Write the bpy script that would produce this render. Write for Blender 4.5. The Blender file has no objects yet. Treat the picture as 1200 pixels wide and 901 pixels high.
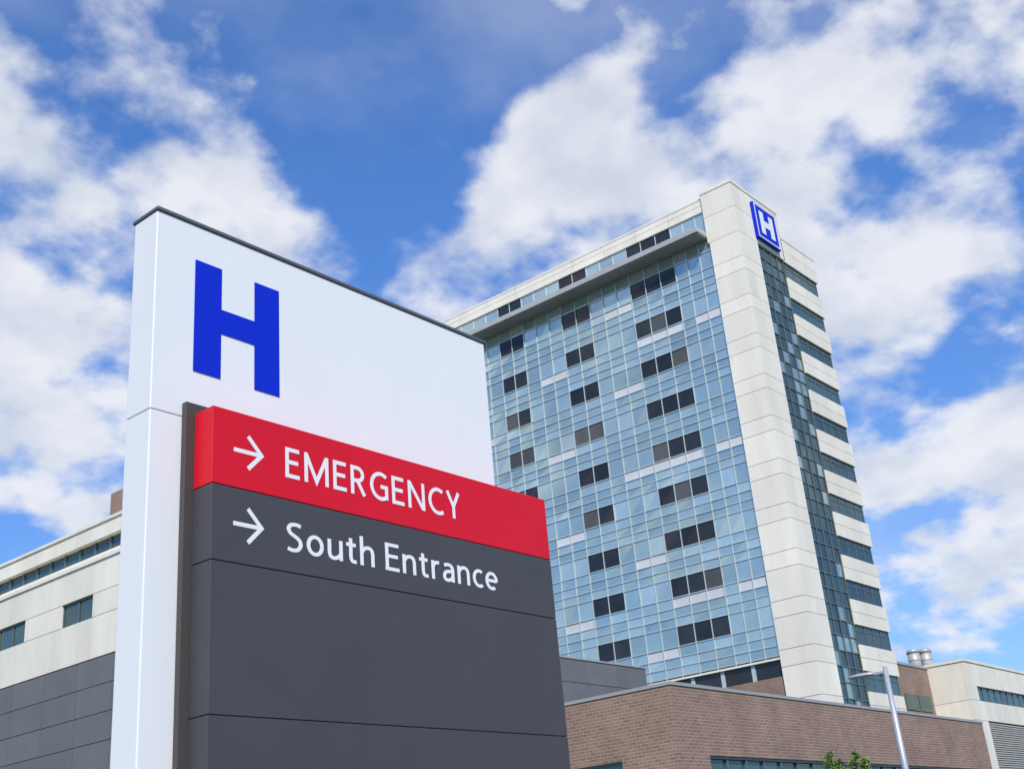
import bpy, bmesh, math, random
from mathutils import Vector, Matrix
random.seed(7)
EYE=1.6
sc=bpy.context.scene
sc.view_settings.view_transform='Standard'
try: sc.view_settings.look='None'
except Exception: pass
sc.view_settings.exposure=0
sc.view_settings.gamma=1

# ------------------------------------------------------------------ materials
def newmat(name):
    m=bpy.data.materials.new(name); m.use_nodes=True
    nt=m.node_tree; b=nt.nodes['Principled BSDF']
    return m,nt,b
def N(nt,t,**kw):
    n=nt.nodes.new(t)
    for k,v in kw.items(): setattr(n,k,v)
    return n
def mat(name,col,rough=0.6,metal=0.0,var=0.12,scale=0.6,stretch=(1,1,1),bump=0.0,bscale=8.0,spec=0.5,detail=5,island=0.0):
    m,nt,b=newmat(name)
    L=nt.links
    tc=N(nt,'ShaderNodeTexCoord'); mp=N(nt,'ShaderNodeMapping'); mp.inputs['Scale'].default_value=stretch
    L.new(tc.outputs['Object'],mp.inputs['Vector'])
    no=N(nt,'ShaderNodeTexNoise'); no.inputs['Scale'].default_value=scale; no.inputs['Detail'].default_value=detail
    no.inputs['Roughness'].default_value=0.62
    L.new(mp.outputs['Vector'],no.inputs['Vector'])
    mr=N(nt,'ShaderNodeMapRange'); mr.inputs['From Min'].default_value=0.3; mr.inputs['From Max'].default_value=0.7
    mr.inputs['To Min'].default_value=1-var; mr.inputs['To Max'].default_value=1+var*0.6
    L.new(no.outputs['Fac'],mr.inputs['Value'])
    src=mr.outputs['Result']
    if island>0:
        g=N(nt,'ShaderNodeNewGeometry')
        mi=N(nt,'ShaderNodeMapRange'); mi.inputs['To Min'].default_value=1-island; mi.inputs['To Max'].default_value=1+island
        L.new(g.outputs['Random Per Island'],mi.inputs['Value'])
        mu=N(nt,'ShaderNodeMath',operation='MULTIPLY'); L.new(src,mu.inputs[0]); L.new(mi.outputs['Result'],mu.inputs[1])
        src=mu.outputs[0]
    vm=N(nt,'ShaderNodeVectorMath',operation='SCALE'); vm.inputs[0].default_value=col
    L.new(src,vm.inputs['Scale'])
    L.new(vm.outputs['Vector'],b.inputs['Base Color'])
    b.inputs['Roughness'].default_value=rough; b.inputs['Metallic'].default_value=metal
    b.inputs['Specular IOR Level'].default_value=spec
    if bump>0:
        n2=N(nt,'ShaderNodeTexNoise'); n2.inputs['Scale'].default_value=bscale; n2.inputs['Detail'].default_value=4
        L.new(tc.outputs['Object'],n2.inputs['Vector'])
        bp=N(nt,'ShaderNodeBump'); bp.inputs['Strength'].default_value=bump; bp.inputs['Distance'].default_value=0.02
        L.new(n2.outputs['Fac'],bp.inputs['Height']); L.new(bp.outputs['Normal'],b.inputs['Normal'])
    return m
def brickmat(name,c1,c2,mortar,bw=0.42,rh=0.15):
    m,nt,b=newmat(name); L=nt.links
    tc=N(nt,'ShaderNodeTexCoord'); sp=N(nt,'ShaderNodeSeparateXYZ'); L.new(tc.outputs['Object'],sp.inputs[0])
    ad=N(nt,'ShaderNodeMath',operation='ADD'); L.new(sp.outputs['X'],ad.inputs[0]); L.new(sp.outputs['Y'],ad.inputs[1])
    cb=N(nt,'ShaderNodeCombineXYZ'); L.new(ad.outputs[0],cb.inputs['X']); L.new(sp.outputs['Z'],cb.inputs['Y'])
    br=N(nt,'ShaderNodeTexBrick'); br.inputs['Scale'].default_value=1
    br.inputs['Brick Width'].default_value=bw; br.inputs['Row Height'].default_value=rh
    br.inputs['Mortar Size'].default_value=0.02; br.inputs['Mortar Smooth'].default_value=0.2
    br.inputs['Color1'].default_value=(*c1,1); br.inputs['Color2'].default_value=(*c2,1); br.inputs['Mortar'].default_value=(*mortar,1)
    L.new(cb.outputs[0],br.inputs['Vector'])
    no=N(nt,'ShaderNodeTexNoise'); no.inputs['Scale'].default_value=0.5; no.inputs['Detail'].default_value=7
    L.new(tc.outputs['Object'],no.inputs['Vector'])
    mr=N(nt,'ShaderNodeMapRange'); mr.inputs['From Min'].default_value=.3; mr.inputs['From Max'].default_value=.7
    mr.inputs['To Min'].default_value=.8; mr.inputs['To Max'].default_value=1.12; L.new(no.outputs['Fac'],mr.inputs['Value'])
    vm=N(nt,'ShaderNodeVectorMath',operation='SCALE'); L.new(br.outputs['Color'],vm.inputs[0]); L.new(mr.outputs['Result'],vm.inputs['Scale'])
    L.new(vm.outputs['Vector'],b.inputs['Base Color']); b.inputs['Roughness'].default_value=.85
    bp=N(nt,'ShaderNodeBump'); bp.inputs['Strength'].default_value=.5; bp.inputs['Distance'].default_value=.015; bp.invert=True
    L.new(br.outputs['Fac'],bp.inputs['Height']); L.new(bp.outputs['Normal'],b.inputs['Normal'])
    return m

M={}
M['cream']=mat('precast_concrete',(.82,.765,.66),.8,var=.11,scale=.35,stretch=(1,1,.22),bump=.15,island=.05)
M['cream2']=mat('precast_concrete_wing',(.78,.73,.63),.8,var=.13,scale=.4,stretch=(1,1,.3),bump=.15,island=.045)
M['joint']=mat('joint_dark',(.20,.19,.17),.9)
M['seam']=mat('joint_light',(.45,.45,.46),.7)
M['coping']=mat('metal_coping',(.34,.34,.34),.5,var=.1)
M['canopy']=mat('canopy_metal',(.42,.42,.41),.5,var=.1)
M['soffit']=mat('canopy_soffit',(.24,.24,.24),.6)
M['glassA']=mat('curtain_glass_a',(.46,.585,.56),.06,metal=.66,var=.15,scale=.12,island=.10)
M['glassB']=mat('curtain_glass_b',(.54,.66,.63),.08,metal=.62,var=.15,scale=.12,island=.10)
M['glassC']=mat('spandrel_panel_pale',(.60,.61,.62),.35,metal=.0,var=.06,island=.05)
M['dark']=mat('window_glass_dark',(.020,.024,.027),.06,var=.3,scale=.5,spec=.5,island=.35)
M['dark2']=mat('window_glass_teal',(.075,.135,.135),.06,metal=.45,var=.2,scale=.2,island=.25)
M['blind']=mat('window_with_blind',(.085,.085,.08),.2,var=.2,island=.3)
M['mull']=mat('aluminium_mullion',(.56,.63,.64),.4,metal=.2,var=.06)
M['mulld']=mat('dark_mullion',(.14,.18,.19),.4,metal=.3,var=.06)
M['gpanel']=mat('grey_cladding',(.145,.147,.15),.55,var=.12,scale=.5,island=.06)
M['roof']=mat('roof_membrane',(.25,.25,.25),.9)
M['brick']=brickmat('brown_brick',(.31,.185,.130),(.225,.135,.098),(.36,.29,.24))
M['white']=mat('white_sign_panel',(.82,.82,.82),.32,var=.02,scale=1.2,stretch=(1,1,.35),bump=.012,bscale=3)
M['red']=mat('red_sign_panel',(.70,.005,.020),.45,var=.05,scale=1.5,bump=.01,bscale=4,spec=.3)
M['grey']=mat('grey_sign_panel',(.068,.065,.071),.45,var=.08,scale=1.6,bump=.012,bscale=4,spec=.35)
M['strip']=mat('sign_frame_grey',(.072,.064,.061),.5,var=.06,spec=.3)
M['cap']=mat('sign_cap_metal',(.14,.14,.15),.45,metal=.3)
M['blue']=mat('blue_letter',(.002,.024,.56),.5,var=.04,spec=.2)
M['letter']=mat('white_letter',(.84,.84,.84),.4,var=.02)
M['conc']=mat('concrete',(.36,.35,.33),.9,var=.2,scale=2,bump=.3)
M['galv']=mat('galvanised_steel',(.48,.50,.52),.45,metal=.4,var=.12,scale=4)
M['vent']=mat('vent_metal',(.50,.50,.50),.45,metal=.3)
M['asph']=mat('asphalt',(.05,.05,.052),.9,var=.25,scale=3,bump=.4,bscale=60)
M['grass']=mat('grass_ground',(.06,.10,.03),.95,var=.45,scale=.8,bump=.8,bscale=30)
M['paint']=mat('road_paint',(.75,.75,.72),.7,var=.2,scale=6)
M['bark']=mat('bark',(.10,.075,.05),.9,var=.3,scale=12,bump=.6)
M['leaf']=mat('leaves',(.12,.20,.03),.6,var=.3,scale=2,island=.5)
M['louvre']=mat('louvre_metal',(.44,.43,.39),.5,var=.08)

# ------------------------------------------------------------------ mesh helpers
def empty(name,loc=(0,0,0)):
    o=bpy.data.objects.new(name,None); sc.collection.objects.link(o); o.location=loc; o.empty_display_size=.5
    return o
class MB:
    def __init__(s): s.v=[]; s.f=[]
    def box(s,x0,x1,y0,y1,z0,z1):
        i=len(s.v)
        for z in (z0,z1):
            s.v+= [(x0,y0,z+EYE),(x1,y0,z+EYE),(x1,y1,z+EYE),(x0,y1,z+EYE)]
        s.f+=[(i+3,i+2,i+1,i),(i+4,i+5,i+6,i+7),(i,i+1,i+5,i+4),(i+1,i+2,i+6,i+5),(i+2,i+3,i+7,i+6),(i+3,i,i+4,i+7)]
    def quad(s,a,b,c,d):
        i=len(s.v); s.v+=[(p[0],p[1],p[2]+EYE) for p in (a,b,c,d)]; s.f.append((i,i+1,i+2,i+3))
    def done(s,name,m,parent=None,bevel=0,smooth=False):
        me=bpy.data.meshes.new(name); me.from_pydata(s.v,[],s.f); me.update()
        me.materials.append(M[m] if isinstance(m,str) else m)
        o=bpy.data.objects.new(name,me); sc.collection.objects.link(o)
        if parent: o.parent=parent
        if bevel>0:
            md=o.modifiers.new('bev','BEVEL'); md.width=bevel; md.segments=3; md.limit_method='ANGLE'
        return o
def box(name,x0,x1,y0,y1,z0,z1,m,parent=None,bevel=0):
    b=MB(); b.box(x0,x1,y0,y1,z0,z1); return b.done(name,m,parent,bevel)

# ================================================================== SIGN (front face plane y=5.5)
sign=empty('hospital_entrance_sign')
SX0,SX1=3.58,6.575
box('white_casing_upper',SX0,SX1,5.5,5.742,2.720,4.03,'white',sign,.008)
box('white_casing_lower',SX0,SX1,5.5,5.742,-1.45,2.7165,'white',sign,.008)
box('casing_seam_core',SX0+.008,SX1-.008,5.508,5.73,-1.45,4.0,'seam',sign)
box('top_cap',SX0-.008,SX1+.008,5.488,5.756,4.031,4.054,'cap',sign,.003)
box('rear_frame_panel',3.79,6.7,5.455,5.497,-1.45,2.80,'strip',sign,.004)
BX0,BX1=3.85,6.876
zs=[(2.268,2.733,'red','red_panel'),(1.828,2.264,'grey','grey_panel_1'),(1.0,1.823,'grey','grey_panel_2'),(.17,.995,'grey','grey_panel_3'),(-.66,.165,'grey','grey_panel_4'),(-1.45,-.665,'grey','grey_panel_5')]
for a,b,m,n in zs:
    box(n,BX0,BX1,5.28,5.452,a,b,m,sign,.004)
box('panel_core',BX0+.012,BX1-.012,5.292,5.4535,-1.45,2.72,'joint',sign)
box('concrete_footing',3.4,7.05,5.1,5.95,-1.7,-1.44,'conc',sign,.02)
def poly_extrude(name,pts,y_back,y_front,m,parent):
    bm=bmesh.new()
    vs=[bm.verts.new((x,y_back,z+EYE)) for x,z in pts]
    f=bm.faces.new(vs)
    r=bmesh.ops.extrude_face_region(bm,geom=[f])
    for g in r['geom']:
        if isinstance(g,bmesh.types.BMVert): g.co.y=y_front
    bmesh.ops.recalc_face_normals(bm,faces=bm.faces)
    me=bpy.data.meshes.new(name); bm.to_mesh(me); bm.free(); me.materials.append(M[m])
    o=bpy.data.objects.new(name,me); sc.collection.objects.link(o); o.parent=parent; return o
def H_pts(x0,x1,z0,z1,st,c0,c1):
    return [(x0,z0),(x0+st,z0),(x0+st,c0),(x1-st,c0),(x1-st,z0),(x1,z0),(x1,z1),(x1-st,z1),(x1-st,c1),(x0+st,c1),(x0+st,z1),(x0,z1)]
poly_extrude('letter_h',H_pts(3.86,4.512,3.03,3.785,.197,3.335,3.50),5.499,5.494,'blue',sign)

# ---- humanist sans lettering drawn as strokes (cap height = 1)
def arc(cx,cy,rx,ry,a0,a1,n=28):
    return [(cx+rx*math.cos(math.radians(a0+(a1-a0)*i/n)),cy+ry*math.sin(math.radians(a0+(a1-a0)*i/n))) for i in range(n+1)]
def cat(p,n=6):
    q=[(2*p[0][0]-p[1][0],2*p[0][1]-p[1][1])]+p+[(2*p[-1][0]-p[-2][0],2*p[-1][1]-p[-2][1])]
    out=[]
    for i in range(1,len(q)-2):
        for k in range(n):
            t=k/n; r=[]
            for c in (0,1):
                a,b,cc,d=q[i-1][c],q[i][c],q[i+1][c],q[i+2][c]
                r.append(.5*(2*b+(cc-a)*t+(2*a-5*b+4*cc-d)*t*t+(3*b-3*cc+d-a)*t**3))
            out.append(tuple(r))
    out.append(p[-1]); return out
V=.067; Hh=.062
G={
'E':(.53,[[(V,0),(V,1)],[(0,1-Hh),(.52,1-Hh)],[(0,.525),(.48,.525)],[(0,Hh),(.53,Hh)]]),
'M':(.94,[[(V,0),(V,1)],[(.94-V,0),(.94-V,1)],[(.085,.945),(.47,.09),(.855,.945)]]),
'R':(.62,[[(V,0),(V,1)],[(0,1-Hh),(.27,1-Hh)]+arc(.27,.715,.225,.223,88,-88,16)+[(.27,.49),(0,.49)],[(.27,.50),(.555,0)]]),
'G':(.76,[arc(.455,.5,.39,.442,52,300,30)+[(.70,.085)],[(.695,.055),(.695,.53)],[(.44,.485),(.762,.485)]]),
'N':(.76,[[(V,0),(V,1)],[(.76-V,0),(.76-V,1)],[(.085,.955),(.675,.045)]]),
'C':(.66,[arc(.455,.5,.39,.442,56,304,30)]),
'Y':(.68,[[(.07,1),(.34,.45),(.61,1)],[(.34,.50),(.34,0)]]),
'S':(.53,[cat([(.475,.905),(.33,.942),(.16,.912),(.075,.78),(.14,.63),(.29,.535),(.42,.43),(.465,.26),(.37,.10),(.20,.058),(.045,.105)])]),
'o':(.58,[arc(.29,.355,.225,.30,0,360,32)]),
'u':(.53,[cat([(V,.705),(V,.42),(V,.25),(.105,.11),(.215,.060),(.35,.105),(.46,.23)]),[(.53-V,.705),(.53-V,0)]]),
't':(.36,[cat([(.155,.88),(.155,.5),(.155,.22),(.19,.09),(.27,.058),(.355,.07)]),[(.0,.652),(.345,.652)]]),
'h':(.53,[[(V,1.04),(V,0)],cat([(V,.46),(.16,.60),(.29,.652),(.41,.61),(.46,.47),(.463,.25),(.463,0)])]),
'n':(.53,[[(V,.705),(V,0)],cat([(V,.46),(.16,.60),(.29,.652),(.41,.61),(.46,.47),(.463,.25),(.463,0)])]),
'r':(.34,[[(V,.705),(V,0)],cat([(V,.44),(.13,.58),(.23,.645),(.335,.65)])]),
'a':(.49,[cat([(.075,.61),(.22,.655),(.355,.62),(.42,.50),(.425,.3),(.425,0)]),cat([(.42,.405),(.26,.395),(.12,.34),(.065,.20),(.115,.08),(.24,.058),(.35,.11),(.42,.22)])]),
'c':(.44,[arc(.29,.355,.225,.30,55,305,26)]),
'e':(.555,[arc(.285,.355,.22,.30,0,305,30),[(.05,.365),(.505,.365)]]),
}
def ribbon(mb,pts,w,map_):
    P=[Vector(p) for p in pts]; L_=[];R_=[]
    for i,p in enumerate(P):
        d0=(P[i]-P[i-1]).normalized() if i>0 else (P[1]-P[0]).normalized()
        d1=(P[i+1]-P[i]).normalized() if i<len(P)-1 else d0
        n0=Vector((-d0.y,d0.x)); n1=Vector((-d1.y,d1.x)); n=(n0+n1)
        n=n.normalized() if n.length>1e-6 else n0
        k=1/max(.42,n.dot(n0)); L_.append(p+n*w*k); R_.append(p-n*w*k)
    for i in range(len(P)-1):
        mb.quad(map_(R_[i]),map_(R_[i+1]),map_(L_[i+1]),map_(L_[i]))
def text(name,body,x0,x1,zbase,cap,y,gap,space,w):
    x=0; items=[]
    for ch in body:
        if ch==' ': x+=space-gap; continue
        wd,st=G[ch]; items.append((x,st)); x+=wd+gap
    tot=x-gap; sx=(x1-x0)/tot
    mb=MB(); k=0
    for ox,st in items:
        for s in st:
            k+=1; yy=y-.0006-.0003*(k%6)
            ribbon(mb,[(p[0]+ox,p[1]) for p in s],w,lambda p:(x0+p.x*sx,yy,zbase+p.y*cap))
    mb.done(name,'letter',sign)
text('text_emergency','EMERGENCY',4.375,5.916,2.405,.19,5.28,.18,.4,.067)
text('text_south_entrance','South Entrance',4.378,6.252,1.952,.178,5.28,.125,.40,.063)
def arrow(name,x0,x1,zc,y):
    mb=MB()
    f=lambda yy:(lambda p:(p.x,yy,p.y))
    ribbon(mb,[(x0,zc),(x1-.02,zc)],.0125,f(y-.0006))
    ribbon(mb,[(x1-.115,zc+.10),(x1-.017,zc),(x1-.115,zc-.10)],.0135,f(y-.0010))
    mb.done(name,'letter',sign)
arrow('arrow_emergency',3.998,4.215,2.497,5.28)
arrow('arrow_south_entrance',3.998,4.215,2.055,5.28)

# ================================================================== TOWER
tw=empty('hospital_tower')
EB=95.0
box('core',100.7,117.3,48.55,EB-.5,-1.6,63.6,'joint',tw)
box('core_upper',100.9,109.9,48.75,EB-.5,63.6,66.6,'joint',tw)
box('roof_deck_wing',109.9,117.4,48.6,EB-.4,63.61,63.7,'roof',tw)
cr=MB()
z=61.25; seq=[2.9,1.52]; k=0; cr_z=[]
while z>-1.6:
    h=seq[k%2]; cr_z.append((max(-1.6,z-h),z-.05)); z-=h; k+=1
for a,b in cr_z:
    cr.box(100,102,48.2,51.7,a,b); cr.box(102.05,103.95,48.2,50,a,b)
for a,b in ((61.25,64.2),(64.25,67.1)):
    cr.box(100,102,48.2,51.9,a,b)
    for x0,x1 in ((102.05,104.6),(104.65,107.2),(107.25,109.95)): cr.box(x0,x1,48.2,51.9,a,b)
cr.done('corner_pier_panels','cream',tw)
cp=MB(); cp.box(99.93,110.02,48.13,51.97,67.1,67.4); cp.done('corner_coping','cream',tw)
pp=MB()
y=51.95
while y<EB:
    y2=min(EB,y+4.4); pp.box(100.25,100.7,y,y2-.05,65.3,66.05); pp.box(100.25,100.7,y,y2-.05,66.1,66.75); y=y2
pp.done('parapet_panels','cream',tw)
box('parapet_coping',100.2,101,51.98,EB+.05,66.75,66.95,'cream',tw)
g=MB(); d=MB(); mu=MB()
cols=[(56.4,62.3,3),(67.95,72.0,2),(77.7,81.4,2)]
ys=[51.7,53.27,54.83,56.4,58.37,60.33,62.3,64.18,66.06,67.95,69.97,72,73.9,75.8,77.7,79.55,81.4,83.4,85.4,87.4,89.4,91.4,93.2,EB]
for a,b in zip(ys[:-1],ys[1:]):
    mid=(a+b)/2; inw=any(c[0]<mid<c[1] for c in cols)
    (d if inw else g).box(100.45,100.54,max(a,51.95),b,63.0,65.28)
    mu.box(100.37,100.45,max(a,51.98)-.03,a+.05 if a>52 else 52.04,62.7,65.28)
g.done('clerestory_panels','glassB',tw); d.done('clerestory_windows','dark',tw); mu.done('clerestory_mullions','mull',tw)
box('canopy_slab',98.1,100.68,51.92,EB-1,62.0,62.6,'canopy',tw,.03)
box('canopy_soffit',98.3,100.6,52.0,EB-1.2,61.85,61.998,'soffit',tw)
fl=4.71; z0=59.6
gl={'glassA':MB(),'glassB':MB(),'glassC':MB(),'dark':MB(),'blind':MB()}
def pane(mb,x,a,b,c,e,t=.016):
    r=lambda: random.uniform(-t,t)
    mb.quad((x+r(),b,c),(x+r(),a,c),(x+r(),a,e),(x+r(),b,e))
rows=[(60.55,61.84,'g',-1)]
for k in range(9):
    zc=z0-fl*k
    rows+= [(zc-.95,zc+.95,'w',k),(zc-1.95,zc-.95,'s',k),(zc-2.85,zc-1.95,'g',k),(zc+.95-fl,zc-2.85,'g',k)]
for a,b in zip(ys[:-1],ys[1:]):
    mid=(a+b)/2
    ci=[i for i,c in enumerate(cols) if c[0]<mid<c[1]]
    for (c,e,t,k) in rows:
        key='glassA' if random.random()<.6 else 'glassB'
        if t=='w' and ci: key='dark' if random.random()<.85 else 'blind'
        if t=='s':
            if (62.3<mid<66.1 and k%2==0) or (51<mid<54.8 and k%3==1) or (72<mid<75.8 and k%2==1) or (83<mid<88 and k%2==0) or (ci and ci[0]==0 and k in (1,4,7)): key='glassC'
        pane(gl[key],100.3,a,b,c,e)
for k_,mb in gl.items(): mb.done('curtain_wall_'+k_,k_,tw)
mu=MB(); mh=MB()
for y in ys: mu.box(100.17,100.28,y-.035,y+.035,18.0,61.84)
for (c,e,t,k) in rows: mh.box(100.2,100.27,51.7,EB,c-.035,c+.035)
mu.done('vertical_mullions','mull',tw); mh.done('horizontal_mullions','mull',tw)
box('base_band',100.15,100.68,51.72,EB,17.8,17.99,'cream',tw)
b1=MB(); b2=MB()
y=51.72
while y<EB-1:
    b1.box(100.5,100.6,y,y+2.9,16.3,17.78); b2.box(100.4,100.65,y+2.9,y+3.3,16.3,17.78); y+=3.3
b1.done('base_windows','dark',tw); b2.done('base_piers','mull',tw)
box('base_brick',100.25,100.68,51.72,EB,-1.6,16.3,'brick',tw)
# ---- right facade: dark glazed slot
s1=MB(); s2=MB(); s3=MB()
nx=4; xw=(109.7-104.0)/nx
zz=61.2
while zz>-1.6:
    for i in range(nx):
        mb=s1 if random.random()<.75 else s2
        r=lambda: random.uniform(-.012,.012)
        mb.quad((104+i*xw,48.46+r(),zz-1.473),(104+(i+1)*xw,48.46+r(),zz-1.473),(104+(i+1)*xw,48.46+r(),zz),(104+i*xw,48.46+r(),zz))
    s3.box(104,109.7,48.37,48.44,zz-1.473-.05,zz-1.473+.05)
    zz-=1.473
for i in range(nx+1): s3.box(104+i*xw-.05,104+i*xw+.05,48.34,48.44,-1.6,61.2)
s1.done('slot_glass','dark2',tw); s2.done('slot_glass_pale','glassA',tw); s3.done('slot_mullions','mulld',tw)
# ---- right facade: banded wing
bd=MB(); bw=MB(); bm_=MB()
top=61.1; pitch=4.42
def band(a,b):
    m=(a+b)/2
    for c,e in ((a,m-.025),(m+.025,b)):
        bd.box(109.8,113.7,48.2,49.4,c,e); bd.box(113.75,117.7,48.2,EB,c,e)
band(61.1,64.0)
for i in range(14):
    wt=top-pitch*i; wb=wt-1.95; nb=wt-pitch
    bw.box(109.8,117.48,48.40,48.5,wb,wt)
    bw.box(117.42,117.46,48.5,EB,wb,wt)
    for j in range(5): bm_.box(110.0+j*1.83,110.08+j*1.83,48.34,48.40,wb,wt)
    bm_.box(109.8,117.5,48.35,48.39,wt-.62,wt-.55)
    band(max(nb,-1.6),wb)
bd.done('precast_bands','cream',tw); bw.done('ribbon_windows','dark2',tw); bm_.done('ribbon_mullions','mulld',tw)
box('wing_coping',109.99,117.75,48.15,EB,64.0,64.2,'cream',tw)
# tower logo
box('logo_box',103.75,108.6,47.8,48.18,61.75,66.15,'blue',tw,.04)
lg=MB()
for a in ((103.87,108.48,65.88,66.03),(103.87,108.48,61.87,62.02)): lg.box(a[0],a[1],47.77,47.795,a[2],a[3])
for a in ((103.87,104.02),(108.33,108.48)): lg.box(a[0],a[1],47.77,47.795,62.021,65.879)
lg.done('logo_border','letter',tw)
poly_extrude('logo_letter_h',H_pts(104.75,107.6,62.55,65.35,.82,63.55,64.35),47.795,47.75,'letter',tw)

# ================================================================== LEFT WING (cream over grey)
lw=empty('hospital_wing')
box('core',38.3,75.1,50.3,110,-1.6,14.5,'joint',lw)
gp=MB()
zr=[-1.6,1,3.4,5.8,8.2,9.9,11.5,13.1,14.68]
y=50.0
while y<110:
    for a,b in zip(zr[:-1],zr[1:]): gp.box(38,38.3,y,y+3.66,a,b-.04)
    y+=3.7
x=38.35
while x<75:
    x2=min(75.4,x+3.7)
    for a,b in zip(zr[:-1],zr[1:]): gp.box(x,x2-.04,50,50.3,a,b-.04)
    x=x2
y=50.35
while y<109:
    for a,b in zip(zr[:-1],zr[1:]): gp.box(75.1,75.4,y,y+3.66,a,b-.04)
    y+=3.7
gp.done('grey_cladding_panels','gpanel',lw)
box('grey_roof_edge',58.4,75.46,49.94,110,14.68,14.8,'coping',lw)
box('cream_core',38.3,58,50.8,110,14.66,20.4,'joint',lw)
cm=MB(); wn=MB(); wf=MB()
wins=[(48.0+.15,51.6),(55.85,59.3),(63.55,67.0),(71.25,74.7),(78.95,82.4),(86.65,90.1),(94.35,97.8)]
edges=[50.5]
for a,b in wins[1:]: edges+=[a,b]
edges.append(110)
for i,(a,b) in enumerate(zip(edges[:-1],edges[1:])):
    cm.box(38,38.3,a,b-.04,14.72,17.15); cm.box(38,38.3,a,b-.04,18.6,20.5)
    if i%2==0: cm.box(38,38.3,a,b,17.19,18.56)
    else:
        wn.box(38.2,38.28,a,b,17.15,18.6)
        wf.box(38.12,38.2,a,a+.08,17.15,18.6); wf.box(38.12,38.2,b-.08,b,17.15,18.6)
        wf.box(38.12,38.19,(a+b)/2-.04,(a+b)/2+.04,17.15,18.6); wf.box(38.12,38.2,a,b,18.5,18.6); wf.box(38.1,38.2,a,b,17.15,17.23)
cm.box(38.3,58,50.5,50.8,14.72,20.5); cm.box(57.7,58,50.8,110,14.82,20.5)
cm.done('cream_wall_panels','cream2',lw); wn.done('windows','dark2',lw); wf.done('window_frames','mulld',lw)
box('ledge',37.9,58.1,50.4,110,20.5,20.72,'cream2',lw)
box('upper_glazing',39.0,57,51.5,109,20.72,22.25,'dark2',lw)
um=MB(); y=51.5
while y<109: um.box(38.9,39.0,y,y+.12,21.35,22.25); y+=1.7
um.done('upper_mullions','mulld',lw)
us=MB(); us.box(38.75,57,51.4,109,20.72,21.35)
y=51.3
while y<109: us.box(38.6,57.2,y,y+4.3,22.25,23.2); y+=4.35
us.done('upper_bands','cream2',lw)
box('upper_coping',38.5,57.3,51.2,109.4,23.2,23.38,'cream2',lw)
box('brick_penthouse',44,52,60,72,23.38,28.3,'brick',lw)

# ================================================================== LOW BRICK BUILDING
bb=empty('brick_building')
mb=MB()
mb.box(47,85.7,30,30.4,5.22,8.25); mb.box(47,49.6,30,30.4,2.8,5.22); mb.box(84.2,85.7,30,30.4,2.8,5.22); mb.box(47,85.7,30,30.4,-1.6,2.8)
mb.box(47,47.4,30.4,47.9,5.3,8.25); mb.box(47,47.4,30.4,33.1,2.8,5.3); mb.box(47,47.4,37.2,47.9,2.8,5.3); mb.box(47,47.4,30.4,47.9,-1.6,2.8)
mb.box(85.3,85.7,30.4,47.9,-1.6,8.25); mb.box(47.4,85.3,47.5,47.9,-1.6,8.25)
mb.done('brick_walls','brick',bb)
box('coping_front',46.95,85.75,29.95,30.5,8.25,8.40,'coping',bb); box('coping_side',46.95,47.5,30.5,47.95,8.25,8.40,'coping',bb)
box('roof_deck',47.4,85.3,30.4,47.5,7.6,7.8,'roof',bb)
mj=MB()
for xx in (56.2,65.4,74.6): mj.box(xx,xx+.03,29.99,30.0-.002,5.25,8.24)
mj.done('movement_joints','joint',bb)
w=MB(); f=MB(); x=49.6
while x<84.1:
    x2=min(84.2,x+1.73); w.box(x,x2,30.25,30.3,2.8,5.22); f.box(x-.04,x+.06,30.12,30.25,2.8,5.22); x=x2
f.box(49.6,84.2,30.1,30.24,5.1,5.22); f.box(49.6,84.2,30.12,30.24,4.05,4.12)
w.box(47.25,47.3,33.1,37.2,2.8,5.3); f.box(47.12,47.25,33.1,37.2,5.2,5.3); f.box(47.12,47.25,35.1,35.2,2.8,5.2)
w.done('window_panes','dark2',bb); f.done('window_frames','mulld',bb)

# ================================================================== RIGHT CREAM BUILDING
rb=empty('medical_building')
box('core',136.1,175,48.4,80,-1.6,20,'joint',rb)
c=MB()
for a,b in ((17.35,19.9),(13.6,15.75),(-1.6,8)):
    x=135.8
    while x<175: c.box(x,x+5.95,48,48.38,a,b-.04); x+=6
    y=48.4
    while y<78: c.box(135.8,136.1,y,y+5.95,a,b-.04); y+=6
c.box(135.8,138.2,48,48.38,15.75,17.35); c.box(135.8,136.1,48.4,80,15.75,17.35)
c.box(135.8,139.3,48,48.38,8,13.56); c.box(135.8,136.1,48.4,80,8,13.56)
c.done('precast_panels','cream2',rb)
box('coping',135.7,175,47.9,80,19.9,20.2,'cream2',rb)
ww=MB(); wm=MB(); x=138.2
while x<174: ww.box(x,x+2,48.3,48.36,15.72,17.33); wm.box(x,x+.1,48.2,48.3,15.72,17.33); x+=2
ww.done('ribbon_windows','dark2',rb); wm.done('ribbon_mullions','mulld',rb)
lv=MB(); zz=8.0
while zz<13.4: lv.box(139.35,174,48.1,48.35,zz,zz+.14); zz+=.24
lv.done('louvres','louvre',rb)
box('link_brick',117.8,135.75,52.3,62,-1.6,19.7,'brick',rb)
box('link_coping',117.8,135.75,52.2,62.1,19.7,19.95,'coping',rb)
lk=MB(); lk.box(128,131.2,52.2,52.29,14.9,16.6); lk.box(131.5,134.9,52.2,52.29,14.9,16.6); lk.box(119.5,124,52.2,52.29,14.9,16.6)
lk.done('link_windows','dark2',rb)
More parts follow.
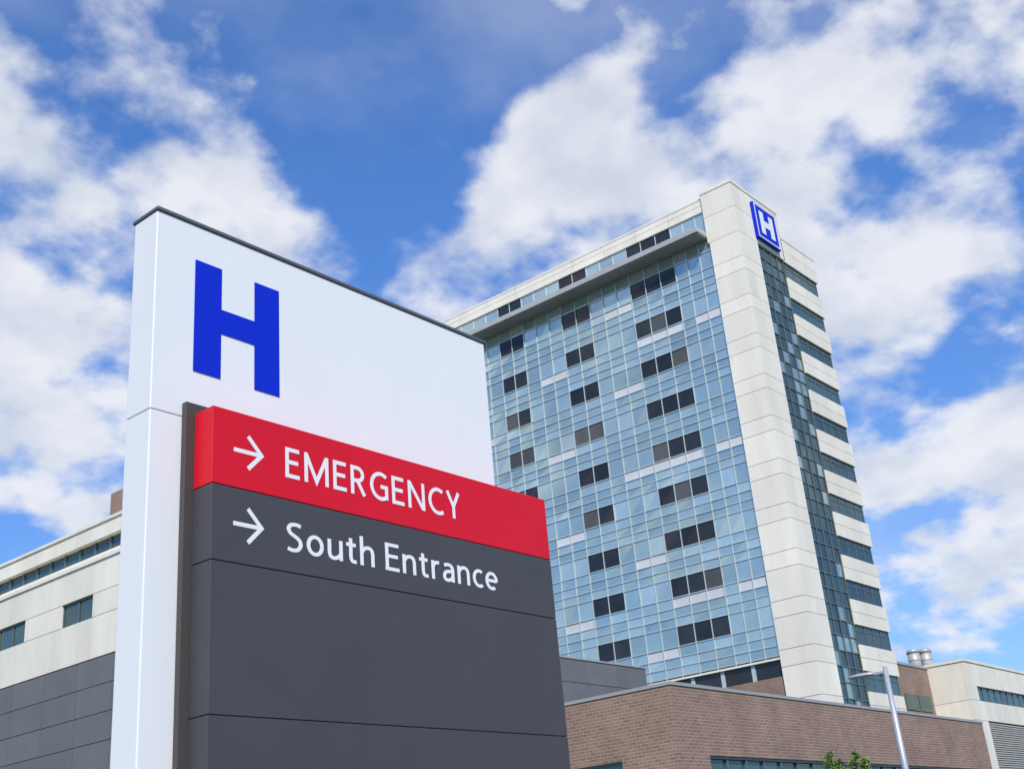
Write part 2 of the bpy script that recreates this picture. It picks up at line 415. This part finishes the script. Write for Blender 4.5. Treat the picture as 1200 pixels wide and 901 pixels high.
def cyl(name,x,y,z0,z1,r0,r1,m,parent,seg=24):
    bm=bmesh.new(); bmesh.ops.create_cone(bm,cap_ends=True,segments=seg,radius1=r0,radius2=r1,depth=z1-z0)
    bmesh.ops.translate(bm,verts=bm.verts,vec=(x,y,(z0+z1)/2+EYE))
    me=bpy.data.meshes.new(name); bm.to_mesh(me); bm.free(); me.materials.append(M[m])
    for p in me.polygons: p.use_smooth=len(p.vertices)==4
    o=bpy.data.objects.new(name,me); sc.collection.objects.link(o); o.parent=parent; return o
for i,(vx,vy) in enumerate(((137.1,54.0),(138.4,53.1))):
    v=empty('roof_vent')
    cyl('stack',vx,vy,20.1,22.0,.70,.70,'vent',v); cyl('collar',vx,vy,21.1,21.2,.76,.76,'galv',v)
    cyl('cap',vx,vy,22.0,22.4,.82,.6,'vent',v)

# ================================================================== STREET LAMP
sl=empty('street_lamp')
lx,ly=48.0,20.2
cyl('base',lx,ly,-1.6,-1.2,.28,.26,'conc',sl); cyl('pole',lx,ly,-1.2,7.35,.17,.10,'galv',sl); cyl('pole_cap',lx,ly,7.35,7.42,.10,.05,'galv',sl)
box('arm',lx-.05,lx+.05,ly+.05,ly+.62,7.12,7.24,'galv',sl,.02)
bm=bmesh.new()
secs=[(.50,.10,.08),(.70,.22,.12),(1.15,.25,.13),(1.5,.22,.10),(1.64,.12,.04)]
ring=[]
for (dy,wd,h) in secs:
    r=[]
    for a in range(12):
        t=a*math.tau/12; r.append(bm.verts.new((lx+wd*math.cos(t),ly+dy,EYE+7.18+h*math.sin(t)*(1 if math.sin(t)>0 else .45))))
    ring.append(r)
for r0,r1 in zip(ring[:-1],ring[1:]):
    for a in range(12): bm.faces.new((r0[a],r0[(a+1)%12],r1[(a+1)%12],r1[a]))
bm.faces.new(ring[0]); bm.faces.new(ring[-1][::-1]); bmesh.ops.recalc_face_normals(bm,faces=bm.faces)
me=bpy.data.meshes.new('luminaire_head'); bm.to_mesh(me); bm.free(); me.materials.append(M['vent'])
for p in me.polygons: p.use_smooth=True
o=bpy.data.objects.new('luminaire_head',me); sc.collection.objects.link(o); o.parent=sl

# ================================================================== TREES
def tree(px,py,top,rad,seed):
    rnd=random.Random(seed)
    t=empty('young_tree')
    cyl('trunk',px,py,-1.6,top-1.0,.10,.02,'bark',t,10)
    bm=bmesh.new()
    tips=[]
    for i in range(16):
        a=rnd.uniform(0,math.tau); zb=rnd.uniform(.3,top-2.1); r=rad*rnd.uniform(.5,1)*(1-.5*max(0,(zb/top)))
        p0=Vector((px,py,zb+EYE)); p1=Vector((px+r*math.cos(a),py+r*math.sin(a),zb+EYE+rnd.uniform(.5,1.2)))
        dr=(p1-p0).normalized(); sx=dr.cross(Vector((0,0,1))).normalized(); sy=dr.cross(sx)
        ra=[bm.verts.new(p0+.03*(math.cos(k*math.tau/5)*sx+math.sin(k*math.tau/5)*sy)) for k in range(5)]
        rb_=[bm.verts.new(p1+.008*(math.cos(k*math.tau/5)*sx+math.sin(k*math.tau/5)*sy)) for k in range(5)]
        for k in range(5): bm.faces.new((ra[k],ra[(k+1)%5],rb_[(k+1)%5],rb_[k]))
        tips+= [(p0.lerp(p1,.55),.24),(p1,.24)]
    for k in range(8): tips.append((Vector((px+rnd.uniform(-.1,.1)*(1+k*.2),py+rnd.uniform(-.1,.1)*(1+k*.2),top-.12-.17*k+EYE)),.06+.022*k))
    for k in range(2):
        a=rnd.uniform(0,6.28)
        for j in range(3): tips.append((Vector((px+.35*math.cos(a),py+.35*math.sin(a),top-.5-.2*j+EYE)),.08))
    me=bpy.data.meshes.new('limbs'); bm.to_mesh(me); bm.free(); me.materials.append(M['bark'])
    o=bpy.data.objects.new('limbs',me); sc.collection.objects.link(o); o.parent=t
    v=[];f=[]
    for c,sg in tips:
        for _ in range(60):
            q=c+Vector((rnd.gauss(0,sg),rnd.gauss(0,sg),rnd.gauss(0,sg)))
            d=Vector((rnd.uniform(-1,1),rnd.uniform(-1,1),rnd.uniform(-.3,1))).normalized()
            s=d.orthogonal().normalized(); l=rnd.uniform(.05,.09); i=len(v)
            v+= [tuple(q-d*l),tuple(q+s*l*.5),tuple(q+d*l),tuple(q-s*l*.5)]; f.append((i,i+1,i+2,i+3))
    me=bpy.data.meshes.new('foliage'); me.from_pydata(v,[],f); me.materials.append(M['leaf'])
    o=bpy.data.objects.new('foliage',me); sc.collection.objects.link(o); o.parent=t
tree(50.0,24.3,4.66,1.0,3); tree(51.7,23.9,4.70,1.0,5)

# ================================================================== GROUND
def sheet(name,x0,x1,y0,y1,z,m):
    b=MB(); b.quad((x0,y0,z-EYE),(x1,y0,z-EYE),(x1,y1,z-EYE),(x0,y1,z-EYE)); return b.done(name,m)
sheet('ground',-2500,2500,-2500,2500,0,'grass')
sheet('road',-400,500,10.5,18.5,.004,'asph')
sheet('parking_lot',30,135,20.6,29.5,.004,'asph')
mk=MB(); x=-200
while x<300: mk.box(x,x+3,14.42,14.56,.008-EYE,.010-EYE); x+=9
mk.done('road_marking','paint')
box('kerb',-400,500,10.3,10.5,-1.6,-1.47,'conc'); box('kerb',-400,500,18.5,18.7,-1.6,-1.47,'conc')
box('pavement',-400,500,-1.5,1.2,-1.7,-1.55,'conc'); 
box('pavement',-400,500,18.7,19.9,-1.7,-1.48,'conc')

# ================================================================== WORLD
SUN=Vector((-.62,-.60,.78)).normalized()
elev=math.asin(SUN.z); az=math.atan2(SUN.x,SUN.y)
w=bpy.data.worlds.new('World'); sc.world=w; w.use_nodes=True
nt=w.node_tree; L=nt.links; bg=nt.nodes['Background']
sky=N(nt,'ShaderNodeTexSky'); sky.sky_type='NISHITA'; sky.sun_disc=False; sky.sun_elevation=elev; sky.sun_rotation=az
sky.air_density=1.0; sky.dust_density=.4; sky.ozone_density=2.5
tc=N(nt,'ShaderNodeTexCoord'); 
nrm=N(nt,'ShaderNodeVectorMath',operation='NORMALIZE'); L.new(tc.outputs['Generated'],nrm.inputs[0])
D=nrm.outputs['Vector']
sep=N(nt,'ShaderNodeSeparateXYZ'); L.new(D,sep.inputs[0])
def m2(op,a,b=None,clamp=False):
    n=N(nt,'ShaderNodeMath',operation=op); n.use_clamp=clamp
    for i,s in enumerate((a,b)):
        if s is None: continue
        if isinstance(s,(int,float)): n.inputs[i].default_value=s
        else: L.new(s,n.inputs[i])
    return n.outputs[0]
zc=m2('ADD',m2('MAXIMUM',sep.outputs['Z'],0.0),.35)
inv=m2('DIVIDE',1.0,zc)
pr=N(nt,'ShaderNodeVectorMath',operation='SCALE'); L.new(D,pr.inputs[0]); L.new(inv,pr.inputs['Scale'])
def noise(scale,detail,rough,off=(0,0,0),dist=0):
    mp=N(nt,'ShaderNodeMapping'); mp.inputs['Location'].default_value=off; L.new(pr.outputs['Vector'],mp.inputs['Vector'])
    n=N(nt,'ShaderNodeTexNoise'); n.inputs['Scale'].default_value=scale; n.inputs['Detail'].default_value=detail; n.inputs['Roughness'].default_value=rough
    n.inputs['Distortion'].default_value=dist
    L.new(mp.outputs['Vector'],n.inputs['Vector']); return n.outputs['Fac']
n1=noise(6.0,8,.52,(3.1,1.7,.4))
n2=noise(15,5,.5,(7.1,2.7,1.4))
n3=noise(9,4,.5,(1.2,5.5,2.0))
nv=noise(2.6,5,.6,(4.4,9.5,3.0))
blobs=[((999,606,851),130,1.0),((990,689,746),110,1.0),((1126,482,800),150,.8),((1244,411,687),110,1.0),((1266,470,561),160,.9),((1370,428,433),200,.95),
((754,958,785),130,1.0),((645,1151,702),110,.9),((671,1248,513),70,.9),((561,1092,943),110,.6),((1272,258,861),350,1.0),((892,864,671),200,1.0),
((1380,440,330),200,.5),((1180,420,760),200,.6),
((843,787,871),90,-1.1),((1246,319,820),300,-.8),((690,960,900),200,-.9),((850,858,756),350,-.9),((1351,372,550),500,-.9),((1120,520,740),600,-.5)]
acc=None
for vec,n,wt in blobs:
    v=Vector(vec).normalized()
    d=N(nt,'ShaderNodeVectorMath',operation='DOT_PRODUCT'); L.new(D,d.inputs[0]); d.inputs[1].default_value=v
    p=m2('POWER',m2('MAXIMUM',d.outputs['Value'],0.0),float(n)*1.7)
    p=m2('MULTIPLY',p,wt)
    acc=p if acc is None else m2('ADD',acc,p)
bias=m2('MULTIPLY',m2('MINIMUM',acc,1.0),.125)
dens=m2('ADD',m2('ADD',m2('MULTIPLY',n1,.75),m2('MULTIPLY',n2,.25)),bias)
mask=N(nt,'ShaderNodeMapRange'); mask.interpolation_type='SMOOTHSTEP'
mask.inputs['From Min'].default_value=.485; mask.inputs['From Max'].default_value=.64
L.new(dens,mask.inputs['Value'])
veil=N(nt,'ShaderNodeMapRange'); veil.interpolation_type='SMOOTHSTEP'
veil.inputs['From Min'].default_value=.45; veil.inputs['From Max'].default_value=.75; veil.inputs['To Max'].default_value=.25
L.new(nv,veil.inputs['Value'])
cover=m2('MAXIMUM',m2('MULTIPLY',mask.outputs['Result'],.93),veil.outputs['Result'])
ccol=N(nt,'ShaderNodeMix'); ccol.data_type='RGBA'
sh=N(nt,'ShaderNodeMapRange'); sh.inputs['From Min'].default_value=.34; sh.inputs['From Max'].default_value=.58; L.new(n3,sh.inputs['Value'])
L.new(sh.outputs['Result'],ccol.inputs['Factor'])
ccol.inputs[6].default_value=(6.6,7.1,8.1,1); ccol.inputs[7].default_value=(8.7,8.85,9.3,1)
gain=N(nt,'ShaderNodeMix'); gain.data_type='RGBA'
ge=N(nt,'ShaderNodeMapRange'); ge.inputs['From Min'].default_value=0.05; ge.inputs['From Max'].default_value=.5; L.new(sep.outputs['Z'],ge.inputs['Value'])
L.new(ge.outputs['Result'],gain.inputs['Factor']); gain.inputs[6].default_value=(.85,1.05,1.4,1); gain.inputs[7].default_value=(.85,1.38,2.08,1)
sk=N(nt,'ShaderNodeVectorMath',operation='MULTIPLY'); L.new(sky.outputs['Color'],sk.inputs[0]); L.new(gain.outputs[2],sk.inputs[1])
mix=N(nt,'ShaderNodeMix'); mix.data_type='RGBA'
L.new(cover,mix.inputs['Factor']); L.new(sk.outputs['Vector'],mix.inputs[6]); L.new(ccol.outputs[2],mix.inputs[7])
L.new(mix.outputs[2],bg.inputs['Color']); bg.inputs['Strength'].default_value=.10
try: w.cycles.sampling_method='MANUAL'; w.cycles.sample_map_resolution=512
except Exception as e: print(e)

sun=bpy.data.lights.new('sun','SUN'); sun.energy=3.9; sun.angle=math.radians(.6); sun.color=(1,.945,.86)
so=bpy.data.objects.new('sun',sun); sc.collection.objects.link(so); so.rotation_euler=SUN.to_track_quat('Z','Y').to_euler(); so.location=(0,0,80)

# ================================================================== CAMERA
cam=bpy.data.cameras.new('camera'); co=bpy.data.objects.new('camera',cam); sc.collection.objects.link(co)
R=Vector((.64925,-.75607,-.08283)).normalized(); F=Vector((.71854,.57397,.39279)); F=(F-F.dot(R)*R).normalized(); U=R.cross(F)
mw=Matrix(((R.x,U.x,-F.x,0),(R.y,U.y,-F.y,0),(R.z,U.z,-F.z,EYE),(0,0,0,1)))
co.matrix_world=mw
cam.sensor_width=36; cam.lens=42; cam.clip_start=.05; cam.clip_end=6000
sc.camera=co
